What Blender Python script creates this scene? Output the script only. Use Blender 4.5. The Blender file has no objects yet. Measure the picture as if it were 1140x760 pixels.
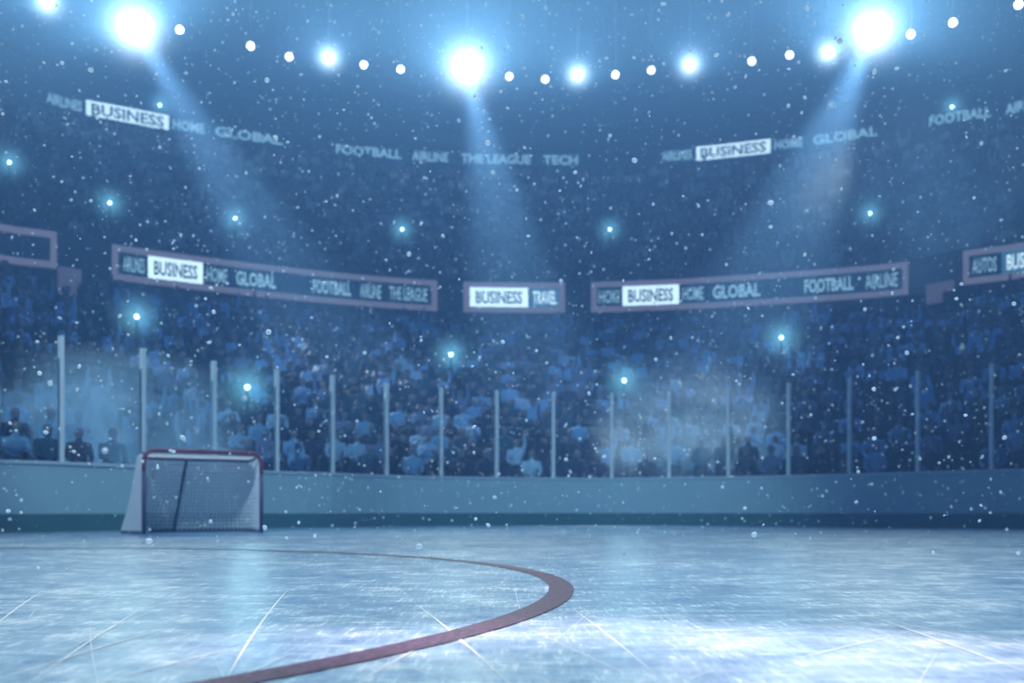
import bpy, bmesh, math, random
import numpy as np
from mathutils import Vector, Matrix

random.seed(7)
rng = np.random.default_rng(7)
scene = bpy.context.scene
COL = scene.collection
F = 1100.0          # focal length in pixels of the 1140x760 frame
HOR = 569.0         # horizon row
EYE = 0.33          # camera height above the ice

# ------------------------------------------------------------------ helpers
def link(o, parent=None):
    COL.objects.link(o)
    if parent is not None:
        o.parent = parent
    return o

def tag(o, label=None, cat=None, group=None, kind=None):
    if label: o['label'] = label
    if cat: o['category'] = cat
    if group: o['group'] = group
    if kind: o['kind'] = kind
    return o

def empty(name, loc=(0, 0, 0), rotz=0.0):
    o = bpy.data.objects.new(name, None)
    o.empty_display_size = 0.2
    o.location = loc
    o.rotation_euler = (0, 0, rotz)
    return link(o)

class MB:
    """collects geometry for ONE mesh object"""
    def __init__(self):
        self.v, self.f, self.m = [], [], []
    def add(self, verts, faces, mi=0):
        b = len(self.v)
        self.v += [tuple(p) for p in verts]
        self.f += [tuple(b + i for i in f) for f in faces]
        self.m += [mi] * len(faces)
    def box(self, c, s, mi=0, rz=0.0):
        ca, sa = math.cos(rz), math.sin(rz)
        vs = []
        for z in (-1, 1):
            for y in (-1, 1):
                for x in (-1, 1):
                    px, py = x * s[0] / 2, y * s[1] / 2
                    vs.append((c[0] + px * ca - py * sa, c[1] + px * sa + py * ca, c[2] + z * s[2] / 2))
        self.add(vs, [(0, 2, 3, 1), (4, 5, 7, 6), (0, 1, 5, 4), (2, 6, 7, 3), (0, 4, 6, 2), (1, 3, 7, 5)], mi)
    def tube(self, pts, r, n=10, mi=0, cap=True, closed=False):
        pts = [Vector(p) for p in pts]
        rings = []
        k = len(pts)
        up = None
        for i, p in enumerate(pts):
            a = pts[i - 1] if (i > 0 or closed) else p
            b = pts[(i + 1) % k] if (i < k - 1 or closed) else p
            t = (b - a).normalized()
            if up is None:
                up = Vector((0, 0, 1)) if abs(t.z) < .9 else Vector((1, 0, 0))
            u = (up - t * up.dot(t)).normalized()
            w = t.cross(u)
            up = u
            rr = r[i] if isinstance(r, (list, tuple)) else r
            rings.append([p + (u * math.cos(2 * math.pi * j / n) + w * math.sin(2 * math.pi * j / n)) * rr for j in range(n)])
        vs = [q for rg in rings for q in rg]
        fs = []
        for i in range(k if closed else k - 1):
            i2 = (i + 1) % k
            for j in range(n):
                j2 = (j + 1) % n
                fs.append((i * n + j, i * n + j2, i2 * n + j2, i2 * n + j))
        if cap and not closed:
            fs.append(tuple(reversed(range(n))))
            fs.append(tuple((k - 1) * n + j for j in range(n)))
        self.add(vs, fs, mi)
    def lathe(self, prof, n=24, mi=0, M=None, capa=True, capb=True):
        vs = []
        for (r, z) in prof:
            for j in range(n):
                a = 2 * math.pi * j / n
                p = Vector((r * math.cos(a), r * math.sin(a), z))
                vs.append(M @ p if M is not None else p)
        fs = []
        for i in range(len(prof) - 1):
            for j in range(n):
                j2 = (j + 1) % n
                fs.append((i * n + j, i * n + j2, (i + 1) * n + j2, (i + 1) * n + j))
        if capa: fs.append(tuple(reversed(range(n))))
        if capb: fs.append(tuple((len(prof) - 1) * n + j for j in range(n)))
        self.add(vs, fs, mi)
    def build(self, name, mats, parent=None, smooth=False, bevel=0.0):
        me = bpy.data.meshes.new(name)
        me.from_pydata(self.v, [], self.f)
        for m in (mats if isinstance(mats, (list, tuple)) else [mats]):
            me.materials.append(m)
        me.polygons.foreach_set('material_index', self.m)
        if smooth:
            me.polygons.foreach_set('use_smooth', [True] * len(self.f))
        me.update()
        o = link(bpy.data.objects.new(name, me), parent)
        if bevel:
            md = o.modifiers.new('bevel', 'BEVEL')
            md.width = bevel; md.segments = 2; md.limit_method = 'ANGLE'
        return o

# ------------------------------------------------------------------ materials
def new_mat(name):
    m = bpy.data.materials.new(name)
    m.use_nodes = True
    nt = m.node_tree
    nt.nodes.clear()
    out = nt.nodes.new('ShaderNodeOutputMaterial')
    return m, nt, out

def N(nt, t, **kw):
    n = nt.nodes.new(t)
    for k, v in kw.items():
        if k.startswith('i_'):
            n.inputs[k[2:].replace('_', ' ')].default_value = v
        else:
            setattr(n, k, v)
    return n

def rgba(c): return (c[0], c[1], c[2], 1.0)

def surf(name, col, rough=0.5, var=0.15, scale=6.0, metal=0.0, emit=None, es=0.0, spec=0.5):
    """principled surface, its colour broken up by a noise"""
    m, nt, out = new_mat(name)
    b = N(nt, 'ShaderNodeBsdfPrincipled')
    b.inputs['Roughness'].default_value = rough
    b.inputs['Metallic'].default_value = metal
    b.inputs['Specular IOR Level'].default_value = spec
    tc = N(nt, 'ShaderNodeTexCoord')
    nz = N(nt, 'ShaderNodeTexNoise', i_Scale=scale, i_Detail=4.0)
    nt.links.new(tc.outputs['Object'], nz.inputs['Vector'])
    mx = N(nt, 'ShaderNodeMix', data_type='RGBA')
    mx.inputs[6].default_value = rgba([c * (1 - var) for c in col])
    mx.inputs[7].default_value = rgba([min(1, c * (1 + var)) for c in col])
    nt.links.new(nz.outputs['Fac'], mx.inputs[0])
    nt.links.new(mx.outputs[2], b.inputs['Base Color'])
    if emit is not None:
        b.inputs['Emission Color'].default_value = rgba(emit)
        b.inputs['Emission Strength'].default_value = es
        m.cycles.emission_sampling = 'NONE'
    nt.links.new(b.outputs[0], out.inputs['Surface'])
    return m

def glow(name, col, s):
    m, nt, out = new_mat(name)
    e = N(nt, 'ShaderNodeEmission')
    e.inputs[0].default_value = rgba(col)
    e.inputs[1].default_value = s
    nt.links.new(e.outputs[0], out.inputs['Surface'])
    m.cycles.emission_sampling = 'NONE'
    return m

def ice_material():
    m, nt, out = new_mat('scratched_ice')
    L = nt.links.new
    b = N(nt, 'ShaderNodeBsdfPrincipled')
    tc = N(nt, 'ShaderNodeTexCoord')
    def noise(scale, detail, vec=(1, 1, 1), rot=0.0, rough=0.6):
        mp = N(nt, 'ShaderNodeMapping')
        mp.inputs['Scale'].default_value = vec
        mp.inputs['Rotation'].default_value = (0, 0, rot)
        L(tc.outputs['Object'], mp.inputs['Vector'])
        n = N(nt, 'ShaderNodeTexNoise', i_Scale=scale, i_Detail=detail, i_Roughness=rough)
        L(mp.outputs[0], n.inputs['Vector'])
        return n.outputs['Fac']
    def ramp(src, a, bb):
        r = N(nt, 'ShaderNodeMapRange')
        r.inputs[1].default_value = a; r.inputs[2].default_value = bb
        L(src, r.inputs[0]); return r.outputs[0]
    def math2(op, x, y):
        k = N(nt, 'ShaderNodeMath', operation=op)
        for i, q in enumerate((x, y)):
            if isinstance(q, (int, float)): k.inputs[i].default_value = q
            else: L(q, k.inputs[i])
        return k.outputs[0]
    patches = ramp(noise(0.9, 6, rough=.65), .36, .66)
    swirl = ramp(noise(4.5, 8, vec=(1, 1.3, 1), rough=.7), .38, .66)
    fine1 = ramp(noise(46, 5, vec=(1, .12, 1), rot=.5, rough=.75), .46, .66)
    fine2 = ramp(noise(52, 5, vec=(1, .1, 1), rot=-.75, rough=.75), .46, .66)
    fine3 = ramp(noise(40, 5, vec=(.1, 1, 1), rot=.1, rough=.75), .46, .66)
    fine = math2('MAXIMUM', math2('MAXIMUM', fine1, fine2), fine3)
    a = math2('MULTIPLY', patches, .26)
    s = math2('MULTIPLY', swirl, .36)
    c = math2('MULTIPLY', fine, .36)
    t = math2('ADD', math2('ADD', a, s), c)
    cr = N(nt, 'ShaderNodeValToRGB')
    e = cr.color_ramp.elements
    e[0].position = 0.08; e[0].color = (.13, .27, .47, 1)
    e[1].position = 0.95; e[1].color = (.90, .94, .95, 1)
    k = cr.color_ramp.elements.new(.5); k.color = (.37, .58, .74, 1)
    L(t, cr.inputs[0])
    L(cr.outputs[0], b.inputs['Base Color'])
    rr = math2('ADD', math2('MULTIPLY', t, .18), .17)
    L(rr, b.inputs['Roughness'])
    b.inputs['Specular IOR Level'].default_value = 0.22
    bp = N(nt, 'ShaderNodeBump')
    bp.inputs['Strength'].default_value = .12
    bp.inputs['Distance'].default_value = .01
    L(t, bp.inputs['Height'])
    L(bp.outputs[0], b.inputs['Normal'])
    L(b.outputs[0], out.inputs['Surface'])
    return m

def paint_material():
    """red line paint seen through scuffed ice"""
    m, nt, out = new_mat('scuffed_red_line_paint')
    L = nt.links.new
    b = N(nt, 'ShaderNodeBsdfPrincipled')
    tc = N(nt, 'ShaderNodeTexCoord')
    mp = N(nt, 'ShaderNodeMapping'); mp.inputs['Scale'].default_value = (1, .25, 1); mp.inputs['Rotation'].default_value = (0, 0, .4)
    L(tc.outputs['Object'], mp.inputs[0])
    n = N(nt, 'ShaderNodeTexNoise', i_Scale=70.0, i_Detail=6.0, i_Roughness=.8)
    L(mp.outputs[0], n.inputs['Vector'])
    cr = N(nt, 'ShaderNodeValToRGB')
    e = cr.color_ramp.elements
    e[0].position = .42; e[0].color = (.024, .007, .045, 1)
    e[1].position = .66; e[1].color = (.16, .06, .18, 1)
    L(n.outputs['Fac'], cr.inputs[0])
    L(cr.outputs[0], b.inputs['Base Color'])
    b.inputs['Roughness'].default_value = .45
    b.inputs['Specular IOR Level'].default_value = .08
    L(b.outputs[0], out.inputs['Surface'])
    return m

def glass_material():
    m, nt, out = new_mat('clear_rink_glass')
    L = nt.links.new
    tr = N(nt, 'ShaderNodeBsdfTransparent'); tr.inputs[0].default_value = (.93, .97, .98, 1)
    gl = N(nt, 'ShaderNodeBsdfGlossy'); gl.inputs['Roughness'].default_value = .08; gl.inputs[0].default_value = (.8, .9, 1, 1)
    fr = N(nt, 'ShaderNodeFresnel'); fr.inputs[0].default_value = 1.35
    mx = N(nt, 'ShaderNodeMixShader')
    L(fr.outputs[0], mx.inputs[0]); L(tr.outputs[0], mx.inputs[1]); L(gl.outputs[0], mx.inputs[2])
    L(mx.outputs[0], out.inputs['Surface'])
    return m

def smoke_material(name, dens, col, seed, emit):
    m, nt, out = new_mat(name)
    L = nt.links.new
    tc = N(nt, 'ShaderNodeTexCoord')
    mp = N(nt, 'ShaderNodeMapping'); mp.inputs['Location'].default_value = (seed, seed * .7, 0)
    L(tc.outputs['Object'], mp.inputs[0])
    n = N(nt, 'ShaderNodeTexNoise', i_Scale=1.7, i_Detail=5.0, i_Roughness=.6)
    L(mp.outputs[0], n.inputs['Vector'])
    ln = N(nt, 'ShaderNodeVectorMath', operation='LENGTH')
    L(tc.outputs['Object'], ln.inputs[0])
    fo = N(nt, 'ShaderNodeMapRange'); fo.inputs[1].default_value = 1.0; fo.inputs[2].default_value = .25
    L(ln.outputs['Value'], fo.inputs[0])
    nr = N(nt, 'ShaderNodeMapRange'); nr.inputs[1].default_value = .38; nr.inputs[2].default_value = .68
    L(n.outputs['Fac'], nr.inputs[0])
    k = N(nt, 'ShaderNodeMath', operation='MULTIPLY'); L(fo.outputs[0], k.inputs[0]); L(nr.outputs[0], k.inputs[1])
    k2 = N(nt, 'ShaderNodeMath', operation='MULTIPLY'); L(k.outputs[0], k2.inputs[0]); k2.inputs[1].default_value = dens
    vs = N(nt, 'ShaderNodeVolumePrincipled')
    vs.inputs['Color'].default_value = rgba(col)
    vs.inputs['Anisotropy'].default_value = .0
    L(k2.outputs[0], vs.inputs['Density'])
    vs.inputs['Emission Color'].default_value = (.16, .42, .72, 1)
    em = N(nt, 'ShaderNodeMath', operation='MULTIPLY'); L(k2.outputs[0], em.inputs[0]); em.inputs[1].default_value = emit  # own emission stands in for light scattered inside the smoke
    L(em.outputs[0], vs.inputs['Emission Strength'])
    m.cycles.emission_sampling = 'NONE'
    L(vs.outputs[0], out.inputs['Volume'])
    return m

M = {}
M['ice'] = ice_material()
M['scratch'] = surf('skate_cut_frost', (.86, .93, .98), .6, .1, 30)
M['line'] = paint_material()
M['crease'] = surf('blue_crease_paint', (.10, .30, .55), .35, .2, 12)
M['board'] = surf('pale_board_plastic', (.42, .64, .68), .38, .06, 1.2)
M['kick'] = surf('teal_kick_strip', (.06, .19, .20), .45, .15, 3)
M['cap'] = surf('board_cap_plastic', (.55, .70, .76), .4, .08, 3)
M['post'] = surf('pale_post_metal', (.82, .95, .98), .4, .08, 5)
M['glass'] = glass_material()
M['goalred'] = surf('goal_frame_red', (.24, .035, .075), .4, .15, 10)
M['goaldark'] = surf('goal_frame_dark', (.07, .06, .14), .45, .15, 10)
M['net'] = surf('white_net_cord', (.82, .85, .90), .8, .06, 40)
M['canvas'] = surf('white_net_canvas', (.82, .84, .90), .8, .05, 8)
def translucent(m, f):
    nt = m.node_tree
    out = [n for n in nt.nodes if n.type == 'OUTPUT_MATERIAL'][0]
    src = out.inputs['Surface'].links[0].from_socket
    t = N(nt, 'ShaderNodeBsdfTranslucent'); t.inputs[0].default_value = (.9, .92, .95, 1)
    x = N(nt, 'ShaderNodeMixShader'); x.inputs[0].default_value = f
    nt.links.new(src, x.inputs[1]); nt.links.new(t.outputs[0], x.inputs[2]); nt.links.new(x.outputs[0], out.inputs['Surface'])
translucent(M['canvas'], .65)
M['terrace'] = surf('navy_terrace_concrete', (.03, .05, .10), .8, .3, 1.0)
M['fascia'] = surf('navy_fascia_paint', (.015, .025, .06), .6, .2, .6)
M['ceiling'] = surf('dark_roof_lining', (.03, .045, .08), .8, .2, .4)
M['adframe'] = surf('grey_pink_frame_paint_glow', (.36, .31, .36), .5, .1, 3, emit=(.40, .37, .45), es=.38)  # emission brightens the painted frame, which is no lamp
M['advoid'] = surf('dark_screen_surface', (.03, .06, .11), .4, .2, 2)
M['box'] = surf('beige_box_paint_glow', (.50, .42, .44), .6, .1, 2, emit=(.45, .38, .42), es=.13)  # box paint with a little glow of its own added
M['lampbody'] = surf('dark_lamp_metal', (.05, .06, .08), .4, .2, 6, metal=.7)
M['led_white'] = glow('led_white_panel', (.62, .86, .96), 1.9)
M['led_navy'] = glow('led_navy_panel', (.02, .10, .24), .22)
M['led_deep'] = glow('led_deep_panel', (.02, .12, .22), .22)
M['led_cyan'] = glow('led_cyan_panel', (.12, .42, .68), .45)
M['led_text'] = glow('led_pale_lettering', (.38, .74, .92), .9)
M['led_dark'] = glow('led_teal_lettering', (.08, .26, .38), .45)
M['lens_big'] = glow('floodlight_lens_glow', (1, .98, 1), 60)
M['lens_mid'] = glow('spotlight_lens_glow', (.95, .98, 1), 40)
M['lens_small'] = glow('roof_lamp_lens_glow', (.95, .97, 1), 9)
M['lens_cyan'] = glow('stand_lamp_glow', (.55, .95, 1), 9)
M['flake'] = surf('snow_flake', (.9, .95, 1), .8, .02, 5, emit=(.42, .70, .86), es=.30)  # flakes shine by themselves in place of lamp light

# ------------------------------------------------------------------ camera
cam_d = bpy.data.cameras.new('camera')
cam_d.sensor_width = 36.0
cam_d.lens = F / 1140 * 36.0
cam_d.shift_y = (HOR - 380) / 1140.0
cam_d.clip_end = 400
cam_d.dof.use_dof = True
cam_d.dof.focus_distance = 3.8
cam_d.dof.aperture_fstop = cam_d.lens / 1000 / 0.0155
cam_d.dof.aperture_blades = 0
cam = link(bpy.data.objects.new('camera', cam_d))
cam.location = (0, 0, EYE)
cam.rotation_euler = (math.pi / 2, 0, 0)
scene.camera = cam
scene.view_settings.view_transform = 'Standard'
scene.view_settings.look = 'None'
scene.cycles.use_denoising = True
scene.cycles.max_bounces = 6
scene.cycles.diffuse_bounces = 2
scene.cycles.glossy_bounces = 3
scene.cycles.transparent_max_bounces = 12
scene.cycles.volume_bounces = 0
scene.cycles.sample_clamp_indirect = 4

def on_ice(px, y):
    d = EYE * F / (y - HOR)
    return Vector(((px - 570) / F * d, d, 0))

def proj(p):
    return (570 + F * p[0] / p[1], HOR - F * (p[2] - EYE) / p[1])

# ------------------------------------------------------------------ rings (plan curves of the bowl)
C0 = (1.5, 8.0)
def catmull(pts, n=6):
    out = []
    P = [pts[0]] + list(pts) + [pts[-1]]
    for i in range(1, len(P) - 2):
        for k in range(n):
            t = k / n
            q = []
            for a in range(2):
                p0, p1, p2, p3 = P[i - 1][a], P[i][a], P[i + 1][a], P[i + 2][a]
                q.append(.5 * (2 * p1 + (p2 - p0) * t + (2 * p0 - 5 * p1 + 4 * p2 - p3) * t * t + (3 * p1 - p0 - 3 * p2 + p3) * t ** 3))
            out.append(tuple(q))
    out.append(pts[-1])
    return out

class Ring:
    """a plan curve, read by the angle about C0 (0 = right, 90 = far, 180 = left)"""
    def __init__(self, pts):
        c = catmull(pts)
        a = np.array([math.atan2(p[1] - C0[1], p[0] - C0[0]) for p in c])
        a = np.where(a < -math.pi / 2, a + 2 * math.pi, a)
        r = np.array([math.hypot(p[0] - C0[0], p[1] - C0[1]) for p in c])
        o = np.argsort(a)
        self.a, self.r = a[o], r[o]
    def R(self, ang): return float(np.interp(ang, self.a, self.r))
    def P(self, ang, off=0.0, z=0.0):
        r = self.R(ang) + off
        return Vector((C0[0] + r * math.cos(ang), C0[1] + r * math.sin(ang), z))
    def at_px(self, px, off=0.0):
        """angle at which the curve crosses the sight line of column px"""
        lo, hi = math.radians(8), math.radians(172)
        k = (px - 570) / F
        for _ in range(50):
            mid = (lo + hi) / 2
            p = self.P(mid, off)
            if p.x / max(p.y, .1) > k: lo = mid
            else: hi = mid
        return (lo + hi) / 2

def ring_from_px(samples, D0, y0, left, right):
    pts = []
    for px, y in samples:
        d = D0 * (HOR - y0) / (HOR - y)
        pts.append(((px - 570) / F * d, d))
    return Ring(list(reversed(left)) + pts + list(right))

post_px = [68, 159, 238, 308, 370, 430, 491, 553, 616, 681, 745, 811, 878, 946, 1022, 1104]
post_y = [373, 387, 401, 410, 417, 426, 431, 434, 436, 437, 435, 431, 426, 420, 412, 404]
POST_TOP = 3.16
bpts = []
for px, y in zip(post_px, post_y):
    s = (HOR - y) / (POST_TOP - EYE)
    d = F / s
    bpts.append(((px - 570) / s, d))
board = Ring([(-9.4, -2), (-9.4, 6), (-9.3, 11), (-8.75, 13.9), (-8.0, 15.2)] + bpts + [(9.75, 18.25), (10.6, 16.6), (11.0, 14), (11.1, 9), (11.1, -2)])
fascia = ring_from_px([(0, 270), (63, 278.5), (125, 291), (215, 303), (300, 313), (390, 322), (487, 329), (572, 331), (658, 330.5), (760, 327), (860, 321), (940, 315.5), (1011, 309), (1072, 298), (1140, 289)],
                      41.0, 331, [(-18.8, 30), (-20.5, 26), (-21.5, 20), (-22, 10), (-22, -2)], [(20, 32), (22, 28), (23, 20), (23.5, 10), (23.5, -2)])
ribbon = ring_from_px([(49, 107), (142, 128), (230, 144), (319, 157), (370, 165), (450, 172), (520, 176), (645, 178), (735, 174), (816, 167), (941, 151), (1068, 129), (1140, 117)],
                      55.0, 178, [(-26, 40), (-28.5, 33), (-30, 24), (-30.5, 10), (-30.5, -2)], [(27.8, 43), (30, 36), (31, 26), (31.5, 10), (31.5, -2)])
FZ = EYE + (HOR - 331) / F * 41.0       # mid height of the lower boards
RZ = EYE + (HOR - 178) / F * 55.0       # mid height of the upper boards

def sweep(mb, ring, prof, a0, a1, n, mi=0, closed=False, caps=False):
    """prof: list of (radial offset, z); swept along ring from angle a0 to a1"""
    vs, fs = [], []
    k = len(prof)
    for i in range(n + 1):
        a = a0 + (a1 - a0) * i / n
        for off, z in prof:
            vs.append(ring.P(a, off, z))
    for i in range(n):
        for j in range(k if closed else k - 1):
            j2 = (j + 1) % k
            fs.append((i * k + j, (i + 1) * k + j, (i + 1) * k + j2, i * k + j2))
    if caps:
        fs.append(tuple(range(k)))
        fs.append(tuple(n * k + j for j in reversed(range(k))))
    mb.add(vs, fs, mi)

A0, A1 = math.radians(-35), math.radians(215)

# ------------------------------------------------------------------ ice
mb = MB()
mb.add([(-14, -6, 0), (16, -6, 0), (16, 27, 0), (-14, 27, 0)], [(0, 1, 2, 3)])
def strip(mb, p, q, w, z, mi):
    p, q = Vector(p), Vector(q)
    t = (q - p).normalized(); u = Vector((-t.y, t.x, 0))
    n = 8
    vs = []
    for i in range(n + 1):
        c = p.lerp(q, i / n) + u * .02 * math.sin(math.pi * i / n) * (q - p).length * .25
        ww = w * math.sin(math.pi * (.03 + .94 * i / n))
        vs += [c - u * ww / 2 + Vector((0, 0, z)), c + u * ww / 2 + Vector((0, 0, z))]
    mb.add(vs, [(2 * i, 2 * i + 2, 2 * i + 3, 2 * i + 1) for i in range(n)], mi)
cuts = [((-10, 700), (46, 659), 8), ((-20, 762), (190, 698), 7), ((30, 762), (168, 672), 6), ((95, 764), (276, 718), 6),
        ((247, 764), (321, 656), 7), ((392, 765), (490, 708), 6), ((462, 672), (572, 766), 7), ((474, 680), (520, 722), 5), ((950, 680), (1160, 755), 6), ((985, 690), (1160, 728), 5),
        ((636, 677), (735, 756), 4), ((60, 730), (170, 680), 4), ((880, 735), (1010, 705), 4), ((140, 700), (330, 672), 4)]
for q, (a, b, w) in enumerate(cuts):
    strip(mb, on_ice(*a), on_ice(*b), w / 1000, .002 + q * .00003, 1)
for i in range(420):
    c = Vector((random.uniform(-4, 4), random.uniform(1.6, 9), 0))
    an = random.uniform(0, math.pi); l = random.uniform(.12, .9)
    dv = Vector((math.cos(an), math.sin(an), 0)) * l
    strip(mb, c - dv, c + dv, random.uniform(.0012, .0026), .0004 + i * .0000035, 1)
ice = mb.build('floor', [M['ice'], M['scratch']])
tag(ice, 'pale blue scratched ice of the rink', 'ice', kind='structure')

# painted circle
mb = MB()
cc, R, wl = (-4.27, 4.40), 4.485, .105
n = 160
vs = []
for i in range(n):
    a = 2 * math.pi * i / n
    for rr in (R - wl / 2, R + wl / 2):
        vs.append((cc[0] + rr * math.cos(a), cc[1] + rr * math.sin(a), .003))
mb.add(vs, [(2 * i, 2 * i + 1, (2 * i + 3) % (2 * n), (2 * i + 2) % (2 * n)) for i in range(n)])
tag(mb.build('circle_line', M['line']), 'dark red painted circle line curving across the ice', 'ice marking')

# ------------------------------------------------------------------ dasher boards, posts, glass
root = empty('dasher_board', board.P(math.pi / 2, 0, 0))
tag(root, 'pale teal rink board running round the far end of the ice', 'rink board')
def child_build(mb, name, mat, root, **kw):
    o = mb.build(name, mat, root, **kw)
    o.matrix_parent_inverse = Matrix.Translation(root.location).inverted() if root.rotation_euler.z == 0 else (Matrix.Translation(root.location) @ Matrix.Rotation(root.rotation_euler.z, 4, 'Z')).inverted()
    return o
BH = 1.13
mb = MB(); sweep(mb, board, [(0, .29), (0, BH - .05), (.12, BH - .05), (.12, 0), (.02, 0), (.02, .29)], A0, A1, 220, closed=True)
child_build(mb, 'board_panel', M['board'], root, smooth=False)
mb = MB(); sweep(mb, board, [(-.02, 0), (-.02, .28), (-.005, .29), (.02, .29), (.02, 0)], A0, A1, 220, closed=True)
k = child_build(mb, 'kick_strip', M['kick'], root); k['label'] = 'dark teal kick strip along the ice'
mb = MB(); sweep(mb, board, [(-.03, BH - .05), (-.03, BH - .01), (-.02, BH), (.13, BH), (.14, BH - .01), (.14, BH - .05)], A0, A1, 220, closed=True)
child_build(mb, 'cap_rail', M['cap'], root)

ords = ['first', 'second', 'third', 'fourth', 'fifth', 'sixth', 'seventh', 'eighth', 'ninth', 'tenth', 'eleventh', 'twelfth', 'thirteenth', 'fourteenth', 'fifteenth', 'sixteenth', 'seventeenth']
post_ang = [board.at_px(px, .055) for px in post_px]
PW = .068
mb = MB()
h0 = POST_TOP - BH
# H-shaped upright: two flanges and a web, closed by a cap
pr = [(-PW / 2, -.045), (PW / 2, -.045), (PW / 2, -.02), (.02, -.012), (.02, .012), (PW / 2, .02), (PW / 2, .045), (-PW / 2, .045), (-PW / 2, .02), (-.02, .012), (-.02, -.012), (-PW / 2, -.02)]
vs = [(x, y, 0) for x, y in pr] + [(x, y, h0) for x, y in pr]
kk = len(pr)
mb.add(vs, [(j, (j + 1) % kk, kk + (j + 1) % kk, kk + j) for j in range(kk)] + [tuple(reversed(range(kk))), tuple(kk + j for j in range(kk))])
post0 = mb.build('glass_post', M['post'])
where = {0: 'tallest looking, at the left end above the boards', 1: 'rising behind the left top corner of the goal', 2: 'rising behind the middle of the goal', 3: 'just right of the goal'}
for i, (px, a) in enumerate(zip(post_px, post_ang)):
    o = post0 if i == 0 else link(post0.copy())
    o.location = board.P(a, .055, BH)
    # face square to the curve
    t = board.P(a - .02) - board.P(a + .02)
    o.rotation_euler = (0, 0, math.atan2(t.y, t.x))
    tag(o, 'pale metal glass post, ' + (where[i] if i in where else ords[i] + ' from the left along the boards'), 'post', 'glass posts along the boards')
ends = [board.at_px(-55, .055)] + post_ang + [board.at_px(1195, .055)]
for i in range(len(ends) - 1):
    a, b = ends[i], ends[i + 1]
    p, q = board.P(a, .055, BH), board.P(b, .055, BH)
    t = (q - p).normalized(); u = Vector((-t.y, t.x, 0)) * .006
    p = p + t * .03; q = q - t * .03
    mb = MB()
    zt = Vector((0, 0, h0 - .35))
    z0_ = Vector((0, 0, .002))
    vs = [p - u + z0_, q - u + z0_, q + u + z0_, p + u + z0_, p - u + zt, q - u + zt, q + u + zt, p + u + zt]
    mb.add(vs, [(0, 3, 2, 1), (4, 5, 6, 7), (0, 1, 5, 4), (1, 2, 6, 5), (2, 3, 7, 6), (3, 0, 4, 7)])
    o = mb.build('glass_shield', M['glass'])
    if i == 0: lb = 'clear glass pane at the left end, before the first post'
    elif i == len(ends) - 2: lb = 'clear glass pane at the right end, past the last post'
    else: lb = 'clear glass pane between the %s and %s posts from the left' % (ords[i - 1], ords[i])
    tag(o, lb, 'glass pane', 'glass panes above the boards')

# ------------------------------------------------------------------ goal
GL = Vector((-5.30, 14.22, 0)); gx = Vector((.83, .555, 0)).normalized(); gy = Vector((-gx.y, gx.x, 0))
GW, GH, PR = 1.74, 1.215, .031
goal = empty('hockey_goal', GL + gx * GW / 2, math.atan2(gx.y, gx.x))
tag(goal, 'red framed ice hockey goal with white net standing near the boards', 'hockey goal')
hw = GW / 2
def arc_corner(cx, cz, r, a0, a1, y=0, n=6):
    return [(cx + r * math.cos(a0 + (a1 - a0) * i / n), y, cz + r * math.sin(a0 + (a1 - a0) * i / n)) for i in range(n + 1)]
mb = MB()
rc = .16
mb.tube([(-hw, 0, 0), (-hw, 0, GH - rc - .15)], PR, 12)
mb.build('goal_post', M['goaldark'], goal, smooth=True)['label'] = 'dark maroon left upright'
mb = MB(); mb.tube([(hw, 0, 0), (hw, 0, GH - rc - .15)], PR, 12)
mb.build('goal_post', M['goaldark'], goal, smooth=True)['label'] = 'dark maroon right upright'
mb = MB()
pts = [(-hw, 0, GH - rc - .15)] + arc_corner(-hw + rc, GH - rc, rc, math.pi, math.pi / 2) + arc_corner(hw - rc, GH - rc, rc, math.pi / 2, 0) + [(hw, 0, GH - rc - .15)]
mb.tube(pts, PR, 12)
mb.build('crossbar', M['goalred'], goal, smooth=True)
TD, BD, FL, TZ = .46, 1.08, .12, 1.12        # top depth, base depth, flare, rear top height
def base_curve(z):
    return [(-hw, .0, z), (-hw - .05, .25, z), (-hw - FL, .62, z), (-hw - FL + .02, .88, z), (-hw + .12, BD, z), (-.1, BD + .02, z), (hw - .12, BD, z), (hw + FL - .02, .88, z), (hw + FL, .62, z), (hw + .05, .25, z), (hw, 0, z)]
def top_curve():
    z = TZ
    return [(-hw + .02, .02, GH - .06), (-hw + .01, .15, z + .05), (-hw + .0, .3, z + .02), (-hw + .04, .40, z), (-hw + .16, TD, z), (-.06, TD + .02, z), (hw - .16, TD, z), (hw - .04, .40, z), (hw, .3, z + .02), (hw - .01, .15, z + .05), (hw - .02, .02, GH - .06)]
def smooth3(pts, n=5):
    P = [pts[0]] + list(pts) + [pts[-1]]
    out = []
    for i in range(1, len(P) - 2):
        for k in range(n):
            t = k / n
            out.append(tuple(.5 * (2 * P[i][a] + (P[i + 1][a] - P[i - 1][a]) * t + (2 * P[i - 1][a] - 5 * P[i][a] + 4 * P[i + 1][a] - P[i + 2][a]) * t * t + (3 * P[i][a] - P[i - 1][a] - 3 * P[i + 1][a] + P[i + 2][a]) * t ** 3) for a in range(3)))
    out.append(tuple(pts[-1]))
    return out
bc, tcv = smooth3(base_curve(.028)), smooth3(top_curve())
mb = MB(); mb.tube(bc, .026, 8); mb.build('base_bar', M['goaldark'], goal, smooth=True)
mb = MB(); mb.tube(tcv, .022, 8); mb.build('top_bar', M['goaldark'], goal, smooth=True)
mb = MB(); mb.tube([(-.13, TD + .0, TZ), (-.16, BD, .03)], .024, 8); mb.build('back_stanchion', M['goaldark'], goal, smooth=True)
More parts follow.
